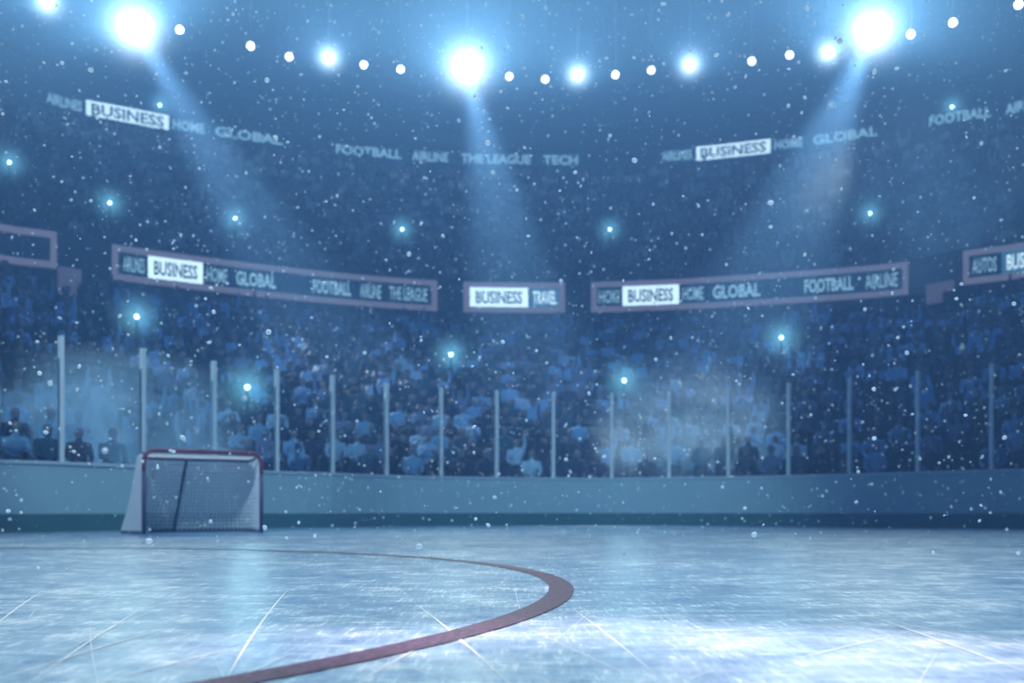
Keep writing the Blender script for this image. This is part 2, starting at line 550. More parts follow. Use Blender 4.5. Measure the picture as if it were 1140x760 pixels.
# woven net: one mesh of thin cords between the top bar and the base bar, plus the roof
def resample(pts, n):
    P = [Vector(p) for p in pts]
    L = [0]
    for i in range(1, len(P)): L.append(L[-1] + (P[i] - P[i - 1]).length)
    out = []
    for k in range(n):
        s = L[-1] * k / (n - 1)
        i = max(j for j in range(len(L)) if L[j] <= s + 1e-9); i = min(i, len(P) - 2)
        f = (s - L[i]) / max(L[i + 1] - L[i], 1e-9)
        out.append(P[i].lerp(P[i + 1], f))
    return out
cw = .0145
nb = 58
bb, tt = resample(bc, nb), resample(tcv, nb)
mb = MB()
nz = 19
for i in range(nb):
    mb.tube([tt[i].lerp(bb[i], k / 4) for k in range(5)], cw, 4, cap=False)
for k in range(1, nz):
    mb.tube([tt[i].lerp(bb[i], k / nz) for i in range(nb)], cw, 4, cap=False)
mb.build('net', M['net'], goal)
# white canvas strip and roof netting under the crossbar
mb = MB()
m_ = 30
vs = []
for i in range(m_ + 1):
    x = -hw + .08 + (GW - .16) * i / m_
    sag = -.01 * math.sin(math.pi * i / m_)
    vs += [(x, .03, GH - .045), (x, .2, GH - .075 + sag), (x, TD - .02, TZ + .02)]
fs = []
for i in range(m_):
    fs += [(3 * i, 3 * i + 3, 3 * i + 4, 3 * i + 1), (3 * i + 1, 3 * i + 4, 3 * i + 5, 3 * i + 2)]
mb.add(vs, fs)
mb.build('net_roof', M['canvas'], goal)
# white canvas side skirt on the left, seen from outside as nearly solid netting
mb = MB()
n2 = 14
for sgn, rngi in ((-1, range(0, 18)),):
    for i in range(0, 18):
        a0, a1 = tt[i], bb[i]
        b0, b1 = tt[i + 1], bb[i + 1]
    side = [(tt[i].lerp(bb[i], .0), bb[i]) for i in range(0, 19)]
for k in range(1, 38):
    mb.tube([tt[i].lerp(bb[i], k / 38) + Vector((-.012, 0, 0)) for i in range(0, 18)], cw, 4, cap=False)
for i in range(0, 17):
    mb.tube([tt[i].lerp(tt[i + 1], .5).lerp(bb[i].lerp(bb[i + 1], .5), k / 4) + Vector((-.012, 0, 0)) for k in range(5)], cw, 4, cap=False)
mb.build('side_net', M['net'], goal)
# crease
mb = MB()
ci = goal.location
vs = [(ci.x, ci.y, .002)]
nn = 30
for i in range(nn + 1):
    a = math.pi + math.pi * i / nn
    p = gx * (math.cos(a) * 1.8) + gy * (math.sin(a) * 1.8)
    vs.append((ci.x + p.x, ci.y + p.y, .002))
mb.add(vs, [(0, i, i + 1) for i in range(1, nn + 1)])
tag(mb.build('goal_crease', M['crease']), 'blue half-round crease painted on the ice before the goal', 'ice marking')

# ------------------------------------------------------------------ terraces, fascias, walls, roof
NL, NU = 20, 16
def lower_row(a, v):
    rb, rf = board.R(a) + 1.3, fascia.R(a) - .9
    return rb + (rf - rb) * v, .62 + (7.5 - .62) * v
def upper_row(a, v):
    rb, rf = fascia.R(a) + 1.2, ribbon.R(a) - .9
    return rb + (rf - rb) * v, 9.75 + (18.6 - 9.75) * v
def terrace(fn, nrow, name, label):
    mb = MB()
    n = 150
    vs = []
    prof_n = 4 * nrow + 1
    for i in range(n + 1):
        a = A0 + (A1 - A0) * i / n
        ca, sa = math.cos(a), math.sin(a)
        col = []
        for j in range(nrow):
            r0, z0 = fn(a, j / nrow); r1, z1 = fn(a, (j + 1) / nrow)
            d = r1 - r0
            col += [(r0, z0), (r0 + d * .5, z0), (r0 + d * .5, z0 + .42), (r0 + d * .98, z0 + .42)]
        col.append(fn(a, 1.0))
        vs += [(C0[0] + r * ca, C0[1] + r * sa, z) for r, z in col]
    fs = []
    for i in range(n):
        for j in range(prof_n - 1):
            fs.append((i * prof_n + j, (i + 1) * prof_n + j, (i + 1) * prof_n + j + 1, i * prof_n + j + 1))
    mb.add(vs, fs)
    tag(mb.build(name, M['terrace']), label, 'terrace', kind='structure')
terrace(lower_row, NL, 'floor_lower_terrace', 'dark stepped lower terrace of benches behind the boards')
terrace(upper_row, NU, 'floor_upper_terrace', 'dark stepped upper terrace above the lower advertising boards')
mb = MB(); sweep(mb, board, [(.12, .0), (1.3, .0), (1.3, .62)], A0, A1, 420)
tag(mb.build('floor_walkway', M['terrace']), 'dark walkway between the boards and the lower terrace', 'walkway', kind='structure')
mb = MB(); sweep(mb, fascia, [(-.9, 7.5), (-.9, FZ - .85), (.22, FZ - .85), (.22, FZ + .75), (1.2, FZ + .75), (1.2, 9.75)], A0, A1, 420)
tag(mb.build('wall_lower_fascia', M['fascia']), 'dark blue balcony front between the lower and upper terraces', 'balcony front', kind='structure')
mb = MB(); sweep(mb, ribbon, [(-.9, 18.6), (-.9, RZ - .7), (.22, RZ - .7), (.22, RZ + 1.75), (.1, RZ + 1.75), (.1, RZ + 1.9), (7, RZ + 1.9), (7, 30)], A0, A1, 420)
tag(mb.build('wall_upper_fascia', M['fascia']), 'dark blue upper balcony front and back wall under the roof', 'balcony front', kind='structure')
mb = MB(); mb.add([(-60, -10, 27), (60, -10, 27), (60, 75, 27), (-60, 75, 27)], [(3, 2, 1, 0)])
tag(mb.build('ceiling', M['ceiling']), 'dark blue arena roof above the lamps', 'roof', kind='structure')

# ------------------------------------------------------------------ advertising boards
def text_mesh(word, bold):
    cu = bpy.data.curves.new('lettering', 'FONT')
    cu.body = word; cu.size = 1.0; cu.offset = bold; cu.resolution_u = 2
    o = bpy.data.objects.new('lettering', cu); COL.objects.link(o)
    bpy.context.view_layer.update()
    dg = bpy.context.evaluated_depsgraph_get()
    me = bpy.data.meshes.new_from_object(o.evaluated_get(dg))
    v = np.array([x.co[:] for x in me.vertices]).reshape(-1, 3)
    f = [tuple(p.vertices) for p in me.polygons]
    bpy.data.objects.remove(o); bpy.data.curves.remove(cu); bpy.data.meshes.remove(me)
    return v, f
_tc = {}
def ad_tile(root, ring, zc, px0, px1, h, word, style, off, pad=(.1, .16), bold=.02):
    a, b = ring.at_px(px0, off), ring.at_px(px1, off)
    n = max(2, int((px1 - px0) / 8))
    bg, fg = {'white': ('led_white', 'led_dark'), 'navy': ('led_navy', 'led_text'), 'deep': ('led_deep', 'led_text'), 'cyan': ('led_cyan', 'led_white')}[style]
    mb = MB()
    sweep(mb, ring, [(off, zc - h / 2), (off, zc + h / 2), (off + .05, zc + h / 2), (off + .05, zc - h / 2)], a, b, n, closed=True, caps=True)
    if word:
        key = (word, bold)
        if key not in _tc: _tc[key] = text_mesh(word, bold)
        v, f = _tc[key]
        x0, x1, y0, y1 = v[:, 0].min(), v[:, 0].max(), v[:, 1].min(), v[:, 1].max()
        pts = []
        for p in v:
            u = pad[0] + (p[0] - x0) / (x1 - x0) * (1 - 2 * pad[0])
            w = pad[1] + (p[1] - y0) / (y1 - y0) * (1 - 2 * pad[1])
            pts.append(ring.P(a + (b - a) * u, off - .012, zc - h / 2 + h * w))
        mb.add(pts, f, 1)
    return child_build(mb, 'advert_panel', [M[bg], M[fg]], root)
def ad_board(px0, px1, tiles, label, void=True):
    mid = fascia.at_px((px0 + px1) / 2, 0)
    root = empty('advertising_board', fascia.P(mid, 0, FZ))
    tag(root, label, 'advertising board', 'advertising boards round the lower balcony')
    a, b = fascia.at_px(px0), fascia.at_px(px1)
    H, T = 1.22, .2
    ia, ib = fascia.at_px(px0 + 6.5), fascia.at_px(px1 - 6.5)
    n = max(4, int((px1 - px0) / 14))
    mb = MB()
    for zc in (FZ + H / 2 - T / 2, FZ - H / 2 + T / 2):
        sweep(mb, fascia, [(-.06, zc - T / 2), (-.06, zc + T / 2), (.14, zc + T / 2), (.14, zc - T / 2)], a, b, n, closed=True, caps=True)
    for (q, r) in ((a, ia), (ib, b)):
        sweep(mb, fascia, [(-.06, FZ - H / 2 + T), (-.06, FZ + H / 2 - T), (.14, FZ + H / 2 - T), (.14, FZ - H / 2 + T)], q, r, 2, closed=True, caps=True)
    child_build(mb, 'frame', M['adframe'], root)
    mb = MB(); sweep(mb, fascia, [(.09, FZ - H / 2 + T), (.09, FZ + H / 2 - T), (.14, FZ + H / 2 - T), (.14, FZ - H / 2 + T)], ia, ib, n, closed=True, caps=True)
    child_build(mb, 'backing', M['advoid'], root)
    for (p, q, w, st) in tiles:
        o = ad_tile(root, fascia, FZ, p, q, .80, w, st, .03, bold=.03 if st == 'white' or w in ('GLOBAL', 'FOOTBALL') else .012)
        o['label'] = ('blank dark blue panel' if not w else {'white': 'white panel reading ', 'navy': 'dark blue panel reading ', 'deep': 'dark teal panel reading ', 'cyan': 'light blue panel reading '}[st] + w)
    return root
ad_board(-60, 63, [], 'empty advertising board frame at the left edge, without lit panels')
ad_board(125, 487, [(134, 164, 'AIRLINES', 'navy'), (165, 226, 'BUSINESS', 'white'), (227, 256, 'HOME', 'navy'), (257, 313, 'GLOBAL', 'navy'), (314, 342, None, 'deep'), (343, 396, 'FOOTBALL', 'navy'), (398, 427, 'AIRLINE', 'navy'), (428, 481, 'THE LEAGUE', 'navy')],
         'long curved advertising board ending in THE LEAGUE, above the goal side of the stand')
ad_board(516, 629, [(523, 588, 'BUSINESS', 'white'), (590, 623, 'TRAVEL', 'cyan')], 'short two-panel advertising board reading BUSINESS and TRAVEL')
ad_board(658, 1011, [(664, 692, 'HOKI', 'navy'), (693, 756, 'BUSINESS', 'white'), (757, 786, 'HOME', 'navy'), (787, 853, 'GLOBAL', 'navy'), (854, 888, None, 'navy'), (889, 957, 'FOOTBALL', 'navy'), (959, 1004, 'AIRLINE', 'navy')],
         'long curved advertising board ending in FOOTBALL and AIRLINE')
ad_board(1072, 1200, [(1079, 1113, 'AUTOS', 'navy'), (1115, 1175, 'BUSINESS', 'cyan')], 'advertising board cut off by the right edge, with a bright blue panel')

def ribbon_board(tiles, label):
    p0, p1 = tiles[0][0], tiles[-1][1]
    root = empty('ribbon_display', ribbon.P(ribbon.at_px((p0 + p1) / 2), 0, RZ))
    tag(root, label, 'advertising board', 'ribbon displays on the upper balcony')
    mb = MB(); sweep(mb, ribbon, [(.08, RZ - .42), (.08, RZ + .42), (.14, RZ + .42), (.14, RZ - .42)], ribbon.at_px(p0 - 3), ribbon.at_px(p1 + 3), 40, closed=True, caps=True)
    child_build(mb, 'casing', M['advoid'], root)
    for (p, q, w, st) in tiles:
        o = ad_tile(root, ribbon, RZ, p, q, .78 if st == 'white' else .72, w, st, .02, pad=(.06, .14), bold=.03)
        o['label'] = {'white': 'white panel reading ', 'navy': 'dark blue panel reading ', 'cyan': 'light blue panel reading '}[st] + w
    return root
ribbon_board([(49, 94, 'AIRLINES', 'navy'), (96, 188, 'BUSINESS', 'white'), (190, 230, 'HOME', 'navy'), (234, 320, 'GLOBAL', 'navy')], 'upper ribbon display ending in GLOBAL, high in the left of the arena')
ribbon_board([(369, 452, 'FOOTBALL', 'navy'), (456, 502, 'AIRLINE', 'navy'), (508, 596, 'THE LEAGUE', 'navy'), (602, 646, 'TECH', 'navy')], 'upper ribbon display reading FOOTBALL to TECH under the middle floodlight')
ribbon_board([(735, 773, 'AIRLINES', 'navy'), (775, 858, 'BUSINESS', 'white'), (860, 896, 'HOME', 'navy'), (900, 982, 'GLOBAL', 'navy')], 'upper ribbon display with a white BUSINESS panel crossed by the right beam')
ribbon_board([(1030, 1108, 'FOOTBALL', 'navy'), (1116, 1170, 'AIRLINE', 'navy')], 'upper ribbon display cut off by the right edge')

# beige boxes fixed under the balcony
def beige_box(px0, px1, z0, z1, step, label):
    a, b = fascia.at_px(px0, -1.2), fascia.at_px(px1, -1.2)
    dd = fascia.P((a + b) / 2, -1.2).y
    z0, z1 = EYE + (HOR - z0) / F * dd, EYE + (HOR - z1) / F * dd
    am = a + (b - a) * step
    root = empty('equipment_box', fascia.P((a + b) / 2, -1.2, z0))
    tag(root, label, 'box', 'beige boxes under the balcony front')
    mb = MB(); zm = z0 + (z1 - z0) * .55
    sweep(mb, fascia, [(-1.35, z0), (-1.35, zm), (-.98, zm), (-.98, z0)], a, am, 3, closed=True, caps=True)
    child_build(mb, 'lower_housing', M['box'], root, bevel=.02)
    mb = MB()
    sweep(mb, fascia, [(-1.35, zm), (-1.35, z1), (-.98, z1), (-.98, zm)], a, b, 3, closed=True, caps=True)
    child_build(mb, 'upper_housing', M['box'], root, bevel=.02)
beige_box(65, 90, 331, 299, .78, 'beige stepped box below the end of the empty left board')
beige_box(1031, 1062, 336, 315, .6, 'faint beige box between the two right advertising boards')

# ------------------------------------------------------------------ lamps
def aim_matrix(loc, target):
    d = (Vector(target) - Vector(loc)).normalized()
    return Matrix.Translation(loc) @ d.to_track_quat('-Z', 'Y').to_matrix().to_4x4()
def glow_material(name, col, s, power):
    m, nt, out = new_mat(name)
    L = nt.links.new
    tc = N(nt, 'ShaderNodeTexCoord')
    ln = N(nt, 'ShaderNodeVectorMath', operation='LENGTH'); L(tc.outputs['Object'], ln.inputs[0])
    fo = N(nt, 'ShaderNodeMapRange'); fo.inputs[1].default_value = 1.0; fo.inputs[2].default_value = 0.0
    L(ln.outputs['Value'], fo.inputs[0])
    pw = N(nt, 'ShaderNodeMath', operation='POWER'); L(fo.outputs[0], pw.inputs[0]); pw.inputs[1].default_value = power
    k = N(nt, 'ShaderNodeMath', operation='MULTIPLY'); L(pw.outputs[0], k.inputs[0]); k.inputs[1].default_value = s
    e = N(nt, 'ShaderNodeEmission'); e.inputs[0].default_value = rgba(col)  # volume shines by itself, painting the lamp's halo
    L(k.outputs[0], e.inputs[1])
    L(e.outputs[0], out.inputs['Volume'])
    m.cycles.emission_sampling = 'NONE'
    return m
GM = {'big': glow_material('glow_haze_white', (.66, .85, 1), 9.0, 7.0), 'mid': glow_material('glow_haze_pale', (.60, .84, 1), 9.0, 5.5), 'small': glow_material('glow_haze_faint', (.5, .8, 1), 3.5, 3.0), 'cyan': glow_material('glow_haze_cyan', (.22, .70, .95), 1.7, 3.6)}
_gm = []
def glow_haze(p, r, kind, label):
    """a self-glowing ball put round a lamp, imitating its glare in haze"""
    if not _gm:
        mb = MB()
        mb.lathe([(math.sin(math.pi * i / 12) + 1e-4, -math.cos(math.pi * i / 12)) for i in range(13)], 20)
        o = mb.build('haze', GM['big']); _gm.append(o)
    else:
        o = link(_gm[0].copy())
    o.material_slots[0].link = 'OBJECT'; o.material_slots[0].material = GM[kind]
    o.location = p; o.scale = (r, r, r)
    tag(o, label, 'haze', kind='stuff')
def lamp_point(px, y, D0=50.0):
    d = D0 * 483.0 / (HOR - y)
    return Vector(((px - 570) / F * d, d, EYE + 483.0 / F * D0))
def add_light(kind, loc, energy, col, **kw):
    l = bpy.data.lights.new(kind.lower() + '_light', kind)
    l.energy = energy; l.color = col
    tgt = kw.pop('target', None)
    for k, v in kw.items(): setattr(l, k, v)
    o = link(bpy.data.objects.new(l.name, l))
    if tgt is not None: o.matrix_world = aim_matrix(loc, tgt)
    else: o.location = loc
    return o
def lamp(name, px, y, r, lens_mat, label, cat, group, target, ribs=False, D0=50.0):
    p = lamp_point(px, y, D0)
    o = empty(name, p); tag(o, label, cat, group)
    Ma = aim_matrix((0, 0, 0), Vector(target) - p)
    mb = MB(); mb.lathe([(r * 1.12, -.02), (r * 1.15, .03), (r * 1.12, r * .7), (r * .7, r * 1.25), (r * .3, r * 1.4)], 24, M=Ma)
    if ribs:
        for q in range(6):
            mb.lathe([(r * 1.2, r * (.1 + q * .1)), (r * 1.2, r * (.14 + q * .1))], 24, M=Ma)
    mb.build('housing', M['lampbody'], o)
    mb = MB(); mb.lathe([(r, -.035), (r * .7, -.06), (r * .3, -.075)], 24, M=Ma)
    mb.build('lens', lens_mat, o)
    mb = MB()
    top = 26.97 - p.z
    mb.tube([(0, 0, r * 1.1), (0, 0, top)], .05, 8)
    side = Ma.to_3x3() @ Vector((1, 0, 0))
    c = Ma.to_3x3() @ Vector((0, 0, r * .3))
    pts = []
    for q in range(9):
        an = math.pi * q / 8
        pts.append(c + side * (r * 1.2 * math.cos(an)) + Vector((0, 0, r * 1.2 * math.sin(an))))
    mb.tube(pts, .035, 6)
    mb.build('bracket', M['lampbody'], o)
    return p
TG = {150: (-3.97, 28, 2.85), 520: (.84, 28, 2.85), 972: (5.6, 28, 2.85)}
BIG = [(150, 30, 'largest blazing floodlight on the left, casting a beam'), (520, 74, 'largest blazing floodlight in the middle, casting a beam downwards'), (972, 33, 'largest blazing floodlight on the right, casting a wide beam')]
MID = [(52, 2, 'bright star-like spotlight at the top left edge of the arena'), (366, 64, 'bright spotlight between the left and middle floodlights'), (643, 83, 'bright spotlight right of the middle floodlight'), (768, 72, 'bright spotlight midway between the middle and right floodlights'), (922, 58, 'bright spotlight just left of the right floodlight')]
SMALL = [(200, 33, 'first small lamp right of the left floodlight'), (279, 51, 'second small lamp right of the left floodlight'), (322, 63, 'third small lamp right of the left floodlight'),
         (405, 72, 'small lamp farther left of the pair left of the middle floodlight'), (446, 77, 'small lamp nearer the middle floodlight, on its left'), (567, 85, 'small lamp just right of the middle floodlight'), (607, 88, 'small lamp just left of the spotlight beside the middle floodlight'),
         (685, 83, 'first small lamp right of the spotlight beside the middle floodlight'), (725, 78, 'second small lamp right of the spotlight beside the middle floodlight'), (837, 68, 'small lamp farther left of the pair before the right floodlight'), (879, 61, 'small lamp nearer the right floodlight, left of its spotlight'),
         (1014, 38, 'small lamp touching the glare of the right floodlight'), (1061, 25, 'small lamp second to the right of the right floodlight'), (1134, 5, 'small lamp at the far right top edge')]
for px, y, lb in BIG:
    p = lamp('floodlight', px, y, .46, M['lens_big'], lb, 'floodlight', 'large floodlights under the roof', TG[px], ribs=True)
    fw = (Vector(TG[px]) - p).normalized()
    glow_haze(p + fw * .2, 3.4, 'big', 'self-glowing white haze round the ' + lb.split(',')[0].replace('largest blazing ', ''))
    add_light('SPOT', p + fw * .5, 105000, (.95, 1, .86), target=TG[px], spot_size=math.radians(13 if px > 900 else 10.5), spot_blend=.6, shadow_soft_size=.35)
    add_light('SPOT', p + fw * .7, 16500, (.90, 1, .80), target=p + Vector((0, -10, 6)), spot_size=math.radians(152), spot_blend=.25, shadow_soft_size=.4)
for px, y, lb in MID:
    p = lamp('spotlight', px, y, .24, M['lens_mid'], lb, 'spotlight', 'spotlights in the roof ring', (1, 12, 0))
    fw = (Vector((1, 12, 0)) - p).normalized()
    glow_haze(p + fw * .1, 1.6, 'mid', 'self-glowing pale haze round the ' + lb)
    add_light('SPOT', p + fw * .6, 3300, (.88, 1, .84), target=p + Vector((0, -10, 6)), spot_size=math.radians(152), spot_blend=.25, shadow_soft_size=.25)
for px, y, lb in SMALL:
    lamp('roof_lamp', px, y, .17, M['lens_small'], 'round white ' + lb, 'lamp', 'small round lamps in the roof ring', (1, 12, 0))

# small lamps on posts in the stands
def stand_lamp(px, y, tier, label):
    fn = lower_row if tier == 'low' else upper_row
    ring = fascia if tier == 'low' else ribbon
    best = None
    for i in range(400):
        a = math.radians(20 + 140 * i / 400)
        for v in (0.03 + .94 * j / 60 for j in range(61)):
            r, z = fn(a, v)
            p = Vector((C0[0] + r * math.cos(a), C0[1] + r * math.sin(a), z + 1.55))
            q = proj(p)
            e = (q[0] - px) ** 2 + (q[1] - y) ** 2
            if best is None or e < best[0]: best = (e, p, a)
    p, a = best[1], best[2]
    glow_haze(p, 1.1, 'cyan', 'self-glowing cyan haze round the ' + label)
    o = empty('stand_lamp', (p.x, p.y, p.z - 1.55)); tag(o, label, 'lamp', 'small cyan lamps among the spectators')
    mb = MB(); mb.tube([(0, 0, -.3), (0, 0, 1.42)], .03, 8); mb.build('pole', M['lampbody'], o)
    mb = MB(); prof = [(.01, -.058), (.036, -.048), (.054, -.022), (.06, 0), (.054, .022), (.036, .048), (.01, .058)]
    mb.lathe(prof, 14, M=Matrix.Translation((0, 0, 1.55))); mb.build('globe', M['lens_cyan'], o, smooth=True)
    f = Vector((-math.cos(a), -math.sin(a), 0))
    add_light('SPOT', p + f * .3, 60, (.5, 1, 1), target=p + f * 3 + Vector((0, 0, 1.5)), spot_size=math.radians(150), spot_blend=.3, shadow_soft_size=.1)
for px, y, t, lb in [(8, 181, 'up', 'cyan-white stand lamp at the left edge of the upper terrace'), (124, 225, 'up', 'cyan-white stand lamp above the left end of the long left board'), (262, 242, 'up', 'cyan-white stand lamp above the GLOBAL panel of the left board'),
                     (446, 255, 'up', 'cyan-white stand lamp on the upper terrace above THE LEAGUE panel'), (681, 255, 'up', 'cyan-white stand lamp on the upper terrace right of the middle beam'), (968, 237, 'up', 'cyan-white stand lamp on the upper terrace in the right beam'),
                     (154, 353, 'low', 'cyan-white stand lamp just below the left end of the long left board'), (276, 433, 'low', 'cyan-white stand lamp behind the glass above the goal'), (500, 394, 'low', 'cyan-white stand lamp below the gap left of the short board'),
                     (693, 424, 'low', 'cyan-white stand lamp just above the tenth glass post'), (868, 375, 'low', 'cyan-white stand lamp below the GLOBAL panel of the right board')]:
    stand_lamp(px, y, t, lb)
def balcony_lamp(px, y, label):
    a = ribbon.at_px(px, -.3)
    p0 = ribbon.P(a, -.3)
    z = EYE + (HOR - y) / F * p0.y
    glow_haze(Vector((p0.x, p0.y, z)), 1.1, 'cyan', 'self-glowing cyan haze round the ' + label)
    o = empty('balcony_lamp', (p0.x, p0.y, z)); tag(o, label, 'lamp', 'cyan lamps on the upper balcony')
    mb = MB(); mb.lathe([(.01, -.075), (.05, -.062), (.072, -.028), (.078, 0), (.072, .028), (.05, .062), (.01, .075)], 14); mb.build('globe', M['lens_cyan'], o, smooth=True)
    mb = MB(); b = Vector((math.cos(a), math.sin(a), 0)); mb.tube([b * .1, b * .44], .03, 8); mb.build('bracket', M['lampbody'], o)
    add_light('SPOT', Vector((p0.x, p0.y, z)) - b * .3, 60, (.5, 1, 1), target=Vector((p0.x, p0.y, z + 1.5)) - b * 3, spot_size=math.radians(150), spot_blend=.3, shadow_soft_size=.1)
balcony_lamp(178, 117, 'cyan-white lamp above the white panel in the left beam')
balcony_lamp(1060, 119, 'cyan-white lamp above the right FOOTBALL panel')

# ------------------------------------------------------------------ spectators
def person_mesh(pose, subdiv):
    v, e, r = [], [], []
    def add(p, rad, par=None):
        v.append(p); r.append(rad)
        if par is not None: e.append((par, len(v) - 1))
        return len(v) - 1
    lean = {'sit': 0.0, 'lean': -.16, 'clap': -.05, 'cheer': 0.0, 'turn': .02}[pose]
    hip = add((0, 0, .10), .15)
    bel = add((0, lean * .3, .26), .145, hip)
    che = add((0, lean * .7, .44), .165, bel)
    nk0 = add((0, lean * .95, .575), .085, che)
    nk = add((0, lean - .01, .63), .058, nk0)
    chin = add((0, lean - .025, .69), .075, nk)
    hd = add((0, lean - .02, .77), .10, chin)
    add((0, lean - .01, .85), .075, hd)
    nose = None
    for s in (-1, 1):
        th = add((s * .10, -.04, .09), .095, hip)
        kn = add((s * .11, -.35, .10), .07, th)
        cal = add((s * .11, -.365, -.14), .055, kn)
        an = add((s * .11, -.36, -.36), .042, cal)
        add((s * .11, -.47, -.382), .034, an)
        sh = add((s * .19, lean * .85, .52), .075, che)
        if pose == 'cheer' or (pose == 'turn' and s == 1):
            el = add((s * .24, lean - .06, .74), .052, sh); wr = add((s * .22, lean - .10, .98), .036, el); add((s * .22, lean - .12, 1.08), .038, wr)
        elif pose == 'clap':
            el = add((s * .225, lean - .10, .32), .048, sh); wr = add((s * .09, lean - .30, .42), .036, el); add((s * .03, lean - .37, .47), .038, wr)
        else:
            el = add((s * .225, lean - .06, .28), .048, sh); wr = add((s * .13, lean - .28, .20), .036, el); add((s * .09, lean - .36, .19), .038, wr)
    me = bpy.data.meshes.new('skeleton')
    me.from_pydata(v, e, [])
    o = bpy.data.objects.new('skeleton', me); COL.objects.link(o)
    o.modifiers.new('skin', 'SKIN')
    for i, d in enumerate(me.skin_vertices[0].data):
        d.radius = (r[i], r[i]); d.use_root = (i == 0)
    if subdiv:
        sm = o.modifiers.new('sub', 'SUBSURF'); sm.levels = subdiv; sm.render_levels = subdiv
    bpy.context.view_layer.update()
    res = bpy.data.meshes.new_from_object(o.evaluated_get(bpy.context.evaluated_depsgraph_get()))
    bpy.data.objects.remove(o); bpy.data.meshes.remove(me)
    res.name = 'spectator_' + pose
    mi = []
    for p in res.polygons:
        c = p.center
        k = 0
        if c.z > .64 and abs(c.x) < .16:
            k = 2 if (c.z > .80 or c.y > lean + .01) else 1
        if c.z <= .16 and c.z > -.34 and c.y < -.1 and abs(c.x) < .22 and not (c.z > .12 and c.y < lean - .3 and False): k = 3
        if c.z <= -.34: k = 2
        if pose in ('cheer', 'turn') and c.z > .99: k = 1
        if pose == 'clap' and c.y < lean - .31 and c.z > .36: k = 1
        if pose in ('sit', 'lean') and c.z > .165 and c.y < lean - .27 and c.y > lean - .42: k = 1
        mi.append(k)
    res.polygons.foreach_set('material_index', mi)
    res.polygons.foreach_set('use_smooth', [True] * len(mi))
    return res
JK = {'navy': (.035, .06, .16), 'black': (.015, .02, .035), 'pale blue': (.42, .60, .75), 'grey': (.20, .24, .30), 'white': (.70, .78, .82), 'maroon': (.13, .05, .12), 'teal': (.06, .24, .30), 'mauve': (.28, .30, .42)}
JM = {k: surf('jacket_' + k.replace(' ', '_'), [min(.9, q * (f * t)) for q, t, f in zip(c, (.6, .84, 1.08), [.9 if c[2] > .33 else .4] * 3)], .8, .2, 8) for k, c in JK.items()}
SK = surf('skin', (.22, .20, .24), .6, .1, 10)
HR = [surf('hair_dark', (.03, .025, .03), .7, .2, 20), surf('hair_brown', (.07, .055, .06), .7, .2, 20), surf('hair_fair', (.16, .13, .11), .7, .2, 20)]
TR = surf('trousers_dark', (.03, .04, .07), .8, .2, 8)
POSES = ['sit', 'lean', 'clap', 'cheer', 'turn']
PW_ = {'sit': 'hands in lap', 'lean': 'leaning forward', 'clap': 'clapping', 'cheer': 'both arms raised', 'turn': 'one arm raised'}
hi = {p: person_mesh(p, 1) for p in POSES}
for me in hi.values():
    for m in (JM['navy'], SK, HR[0], TR): me.materials.append(m)

def seats(fn, nrow, seed, amin=20, amax=160, pitch=.60):
    rr = random.Random(seed)
    for j in range(nrow):
        a = math.radians(amin)
        while a < math.radians(amax):
            r0, z0 = fn(a, j / nrow); r1, z1 = fn(a, (j + 1) / nrow)
            r = r0 + (r1 - r0) * .66
            yield j, a + rr.uniform(-.08, .08) * pitch / r, r, z0 + .42, rr.random()
            a += pitch / r
indiv, mass = [], []
for j, a, r, z, q in seats(lower_row, NL, 3):
    p = Vector((C0[0] + r * math.cos(a), C0[1] + r * math.sin(a), z))
    x, y = proj((p.x, p.y, p.z + .7))
    if q > .9 or not (-60 < x < 1200) or j >= NL - 1: continue
    if j >= NL - 4 and (45 < x < 108 or 1012 < x < 1080): continue
    (indiv if -4 < x < 1144 else mass).append((y, j, a, p, x))
    if not (-4 < x < 1144): continue
# the 300 that show largest: those nearest to the camera among the first rows
indiv = [t for t in indiv if t[1] >= 0]
indiv.sort(key=lambda t: t[3].y + t[1] * .35)
mass += indiv[300:]
indiv = sorted(indiv[:300], key=lambda t: (t[1], t[4]))
rr = random.Random(11)
used = {}
combos = [(c, p) for c in JK for p in POSES]
wc = {'navy': 5, 'black': 3, 'pale blue': 4, 'grey': 3, 'white': 3, 'maroon': 1, 'teal': 2, 'mauve': 2}
wp = {'sit': 5, 'lean': 3, 'clap': 3, 'cheer': 1, 'turn': 1}
first = {}
for (y, j, a, p, x) in indiv:
    pane = sum(1 for q in post_px if x > q)
    cell = used.setdefault((j, pane), set())
    for _ in range(60):
        c = rr.choices(list(JK), [wc[k] for k in JK])[0]; ps = rr.choices(POSES, [wp[k] for k in POSES])[0]
        if (c, ps) not in cell: break
    cell.add((c, ps))
    if ps not in first:
        o = first[ps] = bpy.data.objects.new('person', hi[ps])
    else:
        o = first[ps].copy()
    link(o)
    o.location = p
    o.rotation_euler = (0, 0, a - math.pi / 2 + rr.uniform(-.15, .15))
    s = rr.uniform(.94, 1.06); o.scale = (s, s, s)
    for i, m in ((0, JM[c]), (1, SK), (2, rr.choice(HR)), (3, TR)):
        o.material_slots[i].link = 'OBJECT'; o.material_slots[i].material = m
    tag(o, 'person in %s jacket, %s, %s row behind %s glass pane from left' % (c, PW_[ps], ords[j], ords[pane]), 'person', 'spectators nearest the glass')

